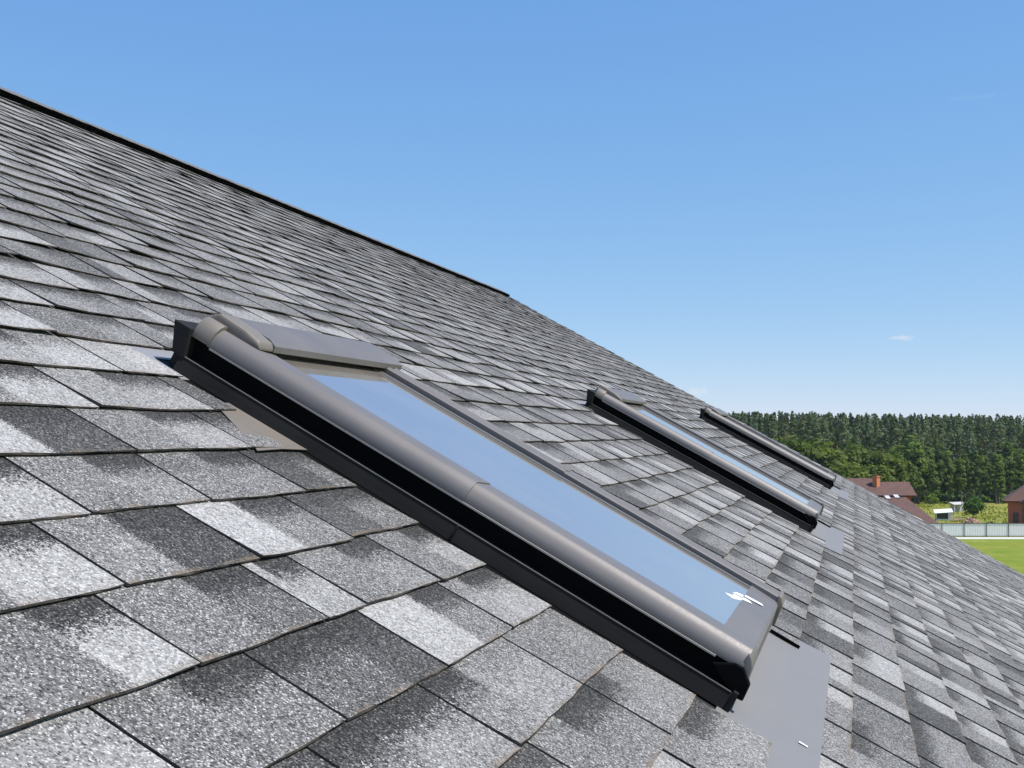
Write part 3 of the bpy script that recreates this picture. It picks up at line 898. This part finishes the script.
p = on_ground(958.5, 208)
sh = empty('shed', p, R(9)); tag(sh, 'pale open shelter with flat grey roof on thin posts behind the low shed', 'shed')
mb = MB(); mb.slab([Vector((-1.3, -0.8, 1.35)), Vector((1.3, -0.8, 1.42)), Vector((1.3, 1.0, 1.75)), Vector((-1.3, 1.0, 1.68))], 0.08); mb.build('roof', M['grey_board'], sh)
mb = MB(); mb.box(-1.2, 1.2, 0.6, 0.7, 0.0, 1.4); mb.build('back_wall', M['grey_board'], sh)
for xx in (-1.15, 0.0, 1.15):
    mb = MB(); mb.box(xx - 0.05, xx + 0.05, -0.65, -0.55, 0, 1.36); mb.build('post', M['white_sheet'], sh)

p = on_ground(971.5, 180)
mb = MB()
for i in range(46):
    x, y = random.gauss(0, 0.5), random.gauss(0, 0.45); hh = max(0, 1.3 - (x * x + y * y) ** 0.5 * 0.9) * random.random()
    m4 = Matrix.Translation((x, y, hh + 0.06)) @ Matrix.Rotation(random.uniform(0, 6), 4, 'Z') @ Matrix.Rotation(random.uniform(-.5, .5), 4, 'X')
    mb.box(-0.22, 0.22, -0.12, 0.12, -0.09, 0.09, mat=m4)
mb.prism([(-1.5, -0.1), (1.5, -0.1), (0.9, 0.16), (0.2, 0.42), (-0.3, 0.38), (-1.0, 0.14)], -0.9, 0.9, lambda p, q, a: (p, a, q))
M['rubble'] = simple('pinkish_brick_rubble', (0.55, 0.36, 0.28), 0.9, var=0.3, scale=3)
o = mb.build('brick_pile', M['rubble']); o.location = p
tag(o, 'small pinkish heap of broken bricks just behind the fence', 'brick pile')
p = on_ground(958, 184)
mb = MB()
for i in range(9):
    m4 = Matrix.Translation((random.uniform(-.2, .2), random.uniform(-.3, .3), 0.08 + i * 0.07)) @ Matrix.Rotation(random.uniform(-.3, .3), 4, 'Z') @ Matrix.Rotation(random.uniform(-.06, .22), 4, 'Y')
    mb.box(-1.1, 1.1, -0.08, 0.08, -0.03, 0.03, mat=m4)
M['lumber'] = simple('yellow_lumber', (0.52, 0.42, 0.24), 0.85, var=0.2, scale=5)
o = mb.build('timber_pile', M['lumber']); o.location = p
tag(o, 'untidy pile of yellowish boards between the low shed and the bush', 'timber pile')


# ------------------------------------------------------------------ vegetation
def leaf_material(name, col, spread=0.5, trans=0.25, attr=False):
    m, nt, b = material(name)
    co = objco(nt)
    n1 = noise(nt, 0.9, 3, 0.6, co); n2 = noise(nt, 7.0, 2, 0.6, co)
    f = mth(nt, 'ADD', mth(nt, 'MULTIPLY', n1, 0.5), mth(nt, 'MULTIPLY', n2, 0.5))
    c = ramp(nt, f, [(0.32, tuple(x * (1 - spread) for x in col)), (0.68, tuple(x * (1 + spread) for x in col))])
    if attr:
        a = nt.nodes.new('ShaderNodeAttribute'); a.attribute_name = 'hue'
        c = mixc(nt, 1.0, c, a.outputs['Color'], 'MULTIPLY')
    else:
        oi = nt.nodes.new('ShaderNodeObjectInfo')
        c = mixc(nt, 1.0, c, ramp(nt, oi.outputs['Random'], [(0.0, (0.72, 0.8, 0.8)), (0.5, (1.0, 1.0, 0.9)), (1.0, (1.35, 1.25, 1.1))]), 'MULTIPLY')
    nt.links.new(c, b.inputs['Base Color']); b.inputs['Roughness'].default_value = 0.7; b.inputs['Specular IOR Level'].default_value = 0.25
    tr = nt.nodes.new('ShaderNodeBsdfTranslucent'); nt.links.new(mixc(nt, 1.0, c, (1.1, 1.25, 0.5), 'MULTIPLY'), tr.inputs[0])
    mx = nt.nodes.new('ShaderNodeMixShader'); mx.inputs[0].default_value = trans
    nt.links.new(b.outputs[0], mx.inputs[1]); nt.links.new(tr.outputs[0], mx.inputs[2])
    nt.links.new(mx.outputs[0], nt.nodes['Material Output'].inputs['Surface'])
    return m


M['pine_leaf'] = leaf_material('pine_needles', (0.080, 0.108, 0.046), 0.4, 0.3, True)
M['broad_leaf'] = leaf_material('broadleaf_foliage', (0.105, 0.140, 0.022), 0.45, 0.4)
M['birch_leaf'] = leaf_material('birch_foliage', (0.150, 0.205, 0.058), 0.4, 0.45)
M['shrub_leaf'] = leaf_material('bush_foliage', (0.085, 0.165, 0.03), 0.4)
M['bright_leaf'] = leaf_material('young_willow_foliage', (0.15, 0.22, 0.035), 0.35)
M['bark'] = simple('brown_bark', (0.10, 0.075, 0.055), 0.95, var=0.3, scale=3)
M['pale_bark'] = simple('pale_birch_bark', (0.13, 0.12, 0.10), 0.9, var=0.35, scale=2)
M['weed'] = leaf_material('meadow_weeds', (0.23, 0.24, 0.055), 0.5, 0.3)


def quads_at(cen, nrm, size, rg):
    """one small bent leaf-clump quad at each centre, facing roughly nrm"""
    n = len(cen)
    nrm = nrm / (np.linalg.norm(nrm, axis=1, keepdims=True) + 1e-9)
    a = rg.normal(size=(n, 3)); a -= nrm * (a * nrm).sum(1, keepdims=True); a /= np.linalg.norm(a, axis=1, keepdims=True) + 1e-9
    b = np.cross(nrm, a)
    sz = np.broadcast_to(np.asarray(size, float), (n,))[:, None] * rg.uniform(0.6, 1.35, (n, 1))
    k = rg.uniform(0.55, 1.0, (n, 1))
    return np.stack([cen - a * sz, cen + b * sz * k * 0.8, cen + a * sz, cen - b * sz * k * 0.8], 1)


def quad_mesh(name, q, colors=None):
    n = len(q)
    me = bpy.data.meshes.new(name)
    me.vertices.add(4 * n); me.vertices.foreach_set('co', q.reshape(-1).astype(np.float32))
    me.loops.add(4 * n); me.loops.foreach_set('vertex_index', np.arange(4 * n, dtype=np.int32))
    me.polygons.add(n); me.polygons.foreach_set('loop_start', np.arange(0, 4 * n, 4, dtype=np.int32))
    if colors is not None:
        at_ = me.attributes.new('hue', 'FLOAT_COLOR', 'POINT')
        at_.data.foreach_set('color', np.repeat(colors, 4, axis=0).astype(np.float32).reshape(-1))
    me.update(calc_edges=True); me.validate()
    return me


def lobed_crown(rg, w, h, z0, lobes, per, leaf, slim=1.0):
    """foliage made of leaf clumps on many uneven lobes inside an ovoid w wide and h tall from z0"""
    Q = []
    for i in range(lobes):
        while True:
            p = rg.uniform(-1, 1, 3)
            if np.dot(p, p) < 1: break
        p = p / max(np.linalg.norm(p), 0.45) * rg.uniform(0.45, 0.9)
        taper = 1 - 0.42 * max(0, p[2]) * slim
        c = np.array([p[0] * w / 2 * taper, p[1] * w / 2 * taper, z0 + h / 2 + p[2] * h / 2 * 0.86])
        r = rg.uniform(0.16, 0.30) * w
        d = rg.normal(size=(per, 3)); d /= np.linalg.norm(d, axis=1, keepdims=True)
        d[:, 2] = np.where(d[:, 2] < -0.3, -d[:, 2], d[:, 2])
        cen = c + d * r * rg.uniform(0.55, 1.12, (per, 1)) * np.array([1, 1, 0.8])
        Q.append(quads_at(cen, d + rg.normal(size=(per, 3)) * 0.45 + np.array([0, 0, 0.25]), leaf, rg))
    return np.concatenate(Q)


def pine_quads(rg, h, crown_frac=0.6, w=3.6, n=150, leaf=0.42):
    """needle clumps on an uneven rounded cone, the lower crown thinning out"""
    t = rg.random(n) ** 0.8
    z = h * (1 - crown_frac) + t * h * crown_frac
    env = (1 - t ** 1.8) ** 0.7 * (0.82 + 0.28 * np.sin(t * 17 + rg.uniform(0, 6))) * np.clip(t * 5 + 0.45, 0, 1)
    th = rg.uniform(0, 2 * np.pi, n)
    rr = w / 2 * np.clip(env * (1 + 0.25 * np.sin(th * 3 + t * 9)), 0.07, 1.3) * np.sqrt(rg.uniform(0.35, 1, n))
    cen = np.stack([rr * np.cos(th), rr * np.sin(th), z], 1)
    nrm = np.stack([np.cos(th), np.sin(th), rg.uniform(0.2, 1.4, n)], 1) + rg.normal(size=(n, 3)) * 0.35
    return quads_at(cen, nrm, leaf * (0.6 + 0.55 * (1 - t)), rg)


def trunk_mesh(name, h, r, limbs, rg, crown_z):
    mb = MB()
    pts = [Vector((0, 0, -0.2))]
    for i in range(1, 5): pts.append(Vector((rg.normal() * 0.05 * i, rg.normal() * 0.05 * i, h * i / 4)))
    for i in range(4): mb.tube(pts[i], pts[i + 1], r * (1 - i * 0.22), r * (1 - (i + 1) * 0.22), 7)
    for i in range(limbs):
        z = crown_z + (h - crown_z) * rg.uniform(0.05, 0.8); a = rg.uniform(0, 6.28); L = h * rg.uniform(0.12, 0.24)
        b0 = Vector((0, 0, z)); b1 = b0 + Vector((math.cos(a) * L, math.sin(a) * L, L * 0.6))
        mb.tube(b0, b1, r * 0.35, r * 0.1, 5)
    return mb.mesh(name)


# --- the pine wood that fills the distance: one mass
def build_forest():
    rg = np.random.default_rng(5)
    protos = [pine_quads(rg, 1.0 * 18, rg.uniform(0.6, 0.85), rg.uniform(4.2, 6.0), 260, 0.50) for _ in range(12)]
    Q = []; Cc = []; TR = MB()
    rows = []
    y = 262.0
    while y < 470:
        x = y * (-0.02)
        while x < y * 0.62:
            rows.append((x + rg.normal() * 1.4, y + rg.normal() * 2.0)); x += rg.uniform(2.6, 4.4) * (1 + (y - 262) / 300)
        y += 6 + (y - 262) * 0.09
    for i, (x, y) in enumerate(rows):
        pr = protos[i % len(protos)]
        target = 20.0 - 1.3 * min(1, max(0, (x / y - 0.2) / 0.25)) + np.clip(rg.normal(), -1.2, 1.8) * 0.42
        target *= 0.90 + 0.10 * min(1, (y - 255) / 90)
        sc = target / 18
        a = rg.uniform(0, 6.28); ca, sa_ = math.cos(a), math.sin(a)
        q = pr.copy(); fat = rg.uniform(0.9, 1.3)
        qx = (q[..., 0] * ca - q[..., 1] * sa_) * sc * fat + x; qy = (q[..., 0] * sa_ + q[..., 1] * ca) * sc * fat + y
        qz = q[..., 2] * sc + ground_z(x, y)
        Q.append(np.stack([qx, qy, qz], -1))
        v_ = rg.uniform(0.72, 1.3); wv = rg.uniform(-0.12, 0.16)
        Cc.append(np.tile(np.array([[v_ * (1 + wv), v_, v_ * (1 - wv * 0.6), 1]]), (len(q), 1)))
    return quad_mesh('pine_forest', np.concatenate(Q), np.concatenate(Cc)), rows


fm, rows = build_forest()
M['pine_bark'] = simple('orange_pine_bark', (0.17, 0.10, 0.065), 0.95, var=0.3, scale=0.6)
forest = link('pine_forest', fm, mats=[M['pine_leaf']])
tag(forest, 'dark pine forest filling the horizon behind the meadow', 'forest', kind='stuff')
tm = MB()
for x, y in rows:
    if y < 330: tm.tube((x, y, ground_z(x, y) - 0.2), (x + 0.1, y, ground_z(x, y) + 15), 0.17, 0.07, 5)
ft = tm.build('trunks', M['pine_bark'], forest, fix=False); ft['kind'] = 'stuff'


def tree_kinds(n, seed, w, h, z0, lobes, per, leaf, cm, bm_, nm, slim=1.0):
    out = []
    for i in range(n):
        rg = np.random.default_rng(seed + i)
        hh = h * rg.uniform(0.9, 1.1); ww = w * rg.uniform(0.85, 1.15)
        cq = quad_mesh('crown', lobed_crown(rg, ww, hh - z0, z0, lobes, per, leaf, slim)); cq.materials.append(cm)
        tq = trunk_mesh('trunk', hh * 0.82, 0.016 * h, 6, rg, z0); tq.materials.append(bm_)
        out.append((cq, tq))
    return out


def plant_tree(nm, kind, loc, sc, rz, label, cat, group=None):
    o = empty(nm, loc, rz); o.scale = (sc[0], sc[0], sc[1])
    for part, me in (('crown', kind[0]), ('trunk', kind[1])):
        k = bpy.data.objects.new(part, me); C.objects.link(k); k.parent = o
    tag(o, label, cat, group)
    return o


broad = tree_kinds(5, 30, 7.0, 10.0, 1.2, 26, 75, 0.42, M['broad_leaf'], M['bark'], 'broad')
birch = tree_kinds(6, 50, 2.5, 12.0, 0.6, 34, 55, 0.22, M['birch_leaf'], M['pale_bark'], 'birch', 1.6)
rg = np.random.default_rng(77)
# broadleaf trees left of centre, in two ranks
for px, Y, top in [(722, 214, 438), (738, 208, 434), (752, 222, 430), (765, 206, 438), (780, 216, 434), (797, 210, 436), (812, 224, 432), (826, 208, 442), (843, 216, 440), (858, 226, 441), (872, 214, 446),
                   (745, 190, 452), (775, 186, 456), (803, 190, 455), (832, 192, 460), (856, 196, 462), (876, 200, 458), (886, 212, 450), (897, 222, 448)]:
    b_ = on_ground(px, Y); tz = at(px, top, Y).z - b_.z
    k = broad[rg.integers(5)]
    plant_tree('broadleaf_tree', k, b_, (tz / 10 * rg.uniform(0.85, 1.1), tz / 10), rg.uniform(0, 6.28), 'bright green broadleaf tree in the thicket before the pine forest', 'tree', 'broadleaf trees before the pine forest')
# slender birches along the meadow edge
for i in range(60):
    px = 889 + i * 2.7 + rg.normal() * 1.5
    if px > 1046: break
    Y = 236 + rg.uniform(-7, 13)
    b_ = on_ground(px, Y)
    top = 443 + 5 * math.sin(px * 0.06) + rg.normal() * 6 + (px - 893) * 0.06
    tz = at(px, top, Y).z - b_.z
    plant_tree('birch_tree', birch[rg.integers(6)], b_, (tz / 12 * rg.uniform(0.85, 1.15), tz / 12), rg.uniform(0, 6.28), 'slender birch in the row where meadow meets forest', 'tree', 'birches along the meadow edge')
# low dark undergrowth closing the wood's edge
def undergrowth():
    r2 = np.random.default_rng(19); Q = []
    for i in range(150):
        px = 715 + i * 2.35 + r2.normal() * 1.5; Y = r2.uniform(246, 262)
        b0 = on_ground(px, Y)
        q = lobed_crown(r2, r2.uniform(2.2, 4.0), r2.uniform(1.6, 4.2), 0.0, 7, 34, 0.34)
        Q.append(q + np.array([b0.x, b0.y, b0.z]))
    for i in range(130):
        px = 888 + i * 1.15 + r2.normal() * 1.0; Y = r2.uniform(235, 246)
        b0 = on_ground(px, Y)
        q = lobed_crown(r2, r2.uniform(1.4, 2.6), r2.uniform(0.6, 2.6), 0.0, 6, 30, 0.24)
        Q.append(q + np.array([b0.x, b0.y, b0.z]))
    return quad_mesh('undergrowth', np.concatenate(Q))


tag(link('undergrowth', undergrowth(), mats=[M['shrub_leaf']]), 'dark green undergrowth along the foot of the wood', 'undergrowth', kind='stuff')
# lone bush tree
bush = tree_kinds(1, 91, 2.9, 3.7, 0.15, 30, 90, 0.15, M['shrub_leaf'], M['bark'], 'bush', 0.8)[0]
b_ = on_ground(973.3, 192)
plant_tree('bush', bush, b_, (1.0, (at(973, 495.0, 192).z - b_.z) / 3.7), 0.4, 'round dark green bush standing alone on the meadow', 'bush')
willow = tree_kinds(2, 95, 2.6, 2.4, 0.1, 22, 60, 0.16, M['bright_leaf'], M['bark'], 'willow', 0.6)
for i, (px, Y, lab) in enumerate([(932.5, 222, 'yellow-green shrub behind the brown-roofed house at the meadow edge'), (1003, 232, 'yellow-green shrub in front of the birches left of the red house')]):
    b_ = on_ground(px, Y); tz = at(px, 494.5, Y).z - b_.z
    plant_tree('shrub', willow[i], b_, (tz / 2.4 * 0.9, tz / 2.4), i * 1.3, lab, 'shrub')


# tall weeds on the meadow: nobody could count them
def weeds():
    rg = np.random.default_rng(3)
    n = 9000
    y = rg.uniform(159, 236, n); x = rg.uniform(0.26, 0.50, n) * y
    ps = (np.sin(x * 0.31 + 1.2) * np.sin(y * 0.17) + np.sin(x * 0.9) * 0.5 + rg.normal(size=n) * 0.5) > -0.1
    x, y = x[ps], y[ps]
    z = np.array([ground_z(a, b) for a, b in zip(x, y)]) + rg.uniform(0.02, 0.28, len(x))
    cen = np.stack([x, y, z], 1)
    nrm = np.stack([rg.normal(size=len(x)), rg.normal(size=len(x)), rg.uniform(0.3, 1.2, len(x))], 1)
    return quad_mesh('meadow_weeds', quads_at(cen, nrm, 0.22, rg))


tag(link('meadow_weeds', weeds(), mats=[M['weed']]), 'yellow-green tall weeds on the meadow behind the fence', 'weeds', kind='stuff')

# ------------------------------------------------------------------ haze
hz = bpy.data.materials.new('thin_haze'); hz.use_nodes = True
hn = hz.node_tree; hn.nodes.remove(hn.nodes['Principled BSDF'])
pv = hn.nodes.new('ShaderNodeVolumePrincipled'); pv.inputs['Color'].default_value = (0.86, 0.92, 1.0, 1); pv.inputs['Density'].default_value = 0.00009; pv.inputs['Anisotropy'].default_value = 0.2
hn.links.new(pv.outputs[0], hn.nodes['Material Output'].inputs['Volume'])
mb = MB(); mb.box(-3200, 3200, -700, 3700, -1.2, 26.0)
tag(mb.build('haze', hz), 'thin summer haze over the far meadow and forest', 'haze', kind='stuff')

# ------------------------------------------------------------------ light
SUN_AZ, SUN_EL = R(110.0), R(55.0)      # azimuth measured clockwise from +Y
to_sun = Vector((math.sin(SUN_AZ) * math.cos(SUN_EL), math.cos(SUN_AZ) * math.cos(SUN_EL), math.sin(SUN_EL)))
sd = bpy.data.lights.new('sun', 'SUN'); sd.energy = 4.0; sd.angle = R(0.53); sd.color = (1.0, 0.955, 0.89)
so = bpy.data.objects.new('sun', sd); C.objects.link(so)
so.rotation_euler = (-to_sun).to_track_quat('-Z', 'Y').to_euler(); so.location = (60, -10, 60)

wd_ = bpy.data.worlds.new('World'); bpy.context.scene.world = wd_; wd_.use_nodes = True
nt = wd_.node_tree; bg = nt.nodes['Background']
sk = nt.nodes.new('ShaderNodeTexSky'); sk.sky_type = 'NISHITA'; sk.sun_disc = False
sk.sun_elevation = SUN_EL; sk.sun_rotation = SUN_AZ; sk.air_density = 0.7; sk.dust_density = 0.0; sk.ozone_density = 2.0; sk.altitude = 100
bg.inputs['Strength'].default_value = 0.13
# two or three small far clouds low in the sky
co = nt.nodes.new('ShaderNodeTexCoord').outputs['Generated']
def cloud(px, py, wpx, hpx, dens, seed):
    c = Vector(ray(px, py)).normalized(); rx = Vector((c.y, -c.x, 0)).normalized(); uy = rx.cross(c)
    def dot(v):
        n = nt.nodes.new('ShaderNodeVectorMath'); n.operation = 'DOT_PRODUCT'; nt.links.new(co, n.inputs[0]); n.inputs[1].default_value = v; return n.outputs['Value']
    a = mth(nt, 'DIVIDE', dot(rx), wpx / F_PX); b = mth(nt, 'DIVIDE', dot(uy), hpx / F_PX); f = mth(nt, 'GREATER_THAN', dot(c), 0.5)
    rr = mth(nt, 'SQRT', mth(nt, 'ADD', mth(nt, 'MULTIPLY', a, a), mth(nt, 'MULTIPLY', b, b)))
    mp = nt.nodes.new('ShaderNodeMapping'); mp.inputs['Scale'].default_value = (1, 1, 1.6); mp.inputs['Location'].default_value = (seed, seed * .3, 0); nt.links.new(co, mp.inputs[0])
    nn = noise(nt, 190, 4, 0.6, mp.outputs[0])
    v = mth(nt, 'MULTIPLY', mth(nt, 'SUBTRACT', mth(nt, 'ADD', mth(nt, 'SUBTRACT', 1.0, rr), mth(nt, 'MULTIPLY', mth(nt, 'SUBTRACT', nn, 0.5), 1.9)), 0.12), 1.7, clamp=True)
    return mth(nt, 'MULTIPLY', mth(nt, 'MULTIPLY', v, f), dens)
cl = mth(nt, 'ADD', cloud(902, 338, 13, 3.6, 0.5, 1.9), mth(nt, 'ADD', cloud(697, 392, 12, 6, 0.4, 2.7), cloud(975, 97, 30, 2.0, 0.05, 4.1)), clamp=True)
# soften the contrast between zenith and horizon, channel by channel
spl = nt.nodes.new('ShaderNodeSeparateColor'); nt.links.new(sk.outputs[0], spl.inputs[0])
cmb = nt.nodes.new('ShaderNodeCombineColor')
EXPO = 0.55
unit = 0.13 * 2 ** EXPO
for i_, (k_, g_) in enumerate(((0.57, 0.742), (0.65, 0.488), (0.85, 0.22))):
    nt.links.new(mth(nt, 'MULTIPLY', mth(nt, 'POWER', mth(nt, 'MULTIPLY', spl.outputs[i_], unit), g_), k_ / unit), cmb.inputs[i_])
cmix = mixc(nt, cl, cmb.outputs[0], (4.2, 4.4, 4.7))
nt.links.new(cmix, bg.inputs['Color'])

# ------------------------------------------------------------------ camera
cd = bpy.data.cameras.new('camera'); cd.sensor_width = 36.0; cd.sensor_fit = 'HORIZONTAL'
cd.lens = 36.0 * F_PX / 1024.0; cd.clip_start = 0.02; cd.clip_end = 9000
cam = bpy.data.objects.new('camera', cd); C.objects.link(cam)
cam.location = (0, 0, CAM_Z); cam.rotation_euler = (math.pi / 2 + PITCH, 0, 0)
sc = bpy.context.scene; sc.camera = cam
sc.render.engine = 'CYCLES'
sc.view_settings.view_transform = 'Standard'; sc.view_settings.look = 'None'; sc.view_settings.gamma = 1; sc.view_settings.exposure = 0.55
sc.view_settings.use_curve_mapping = False
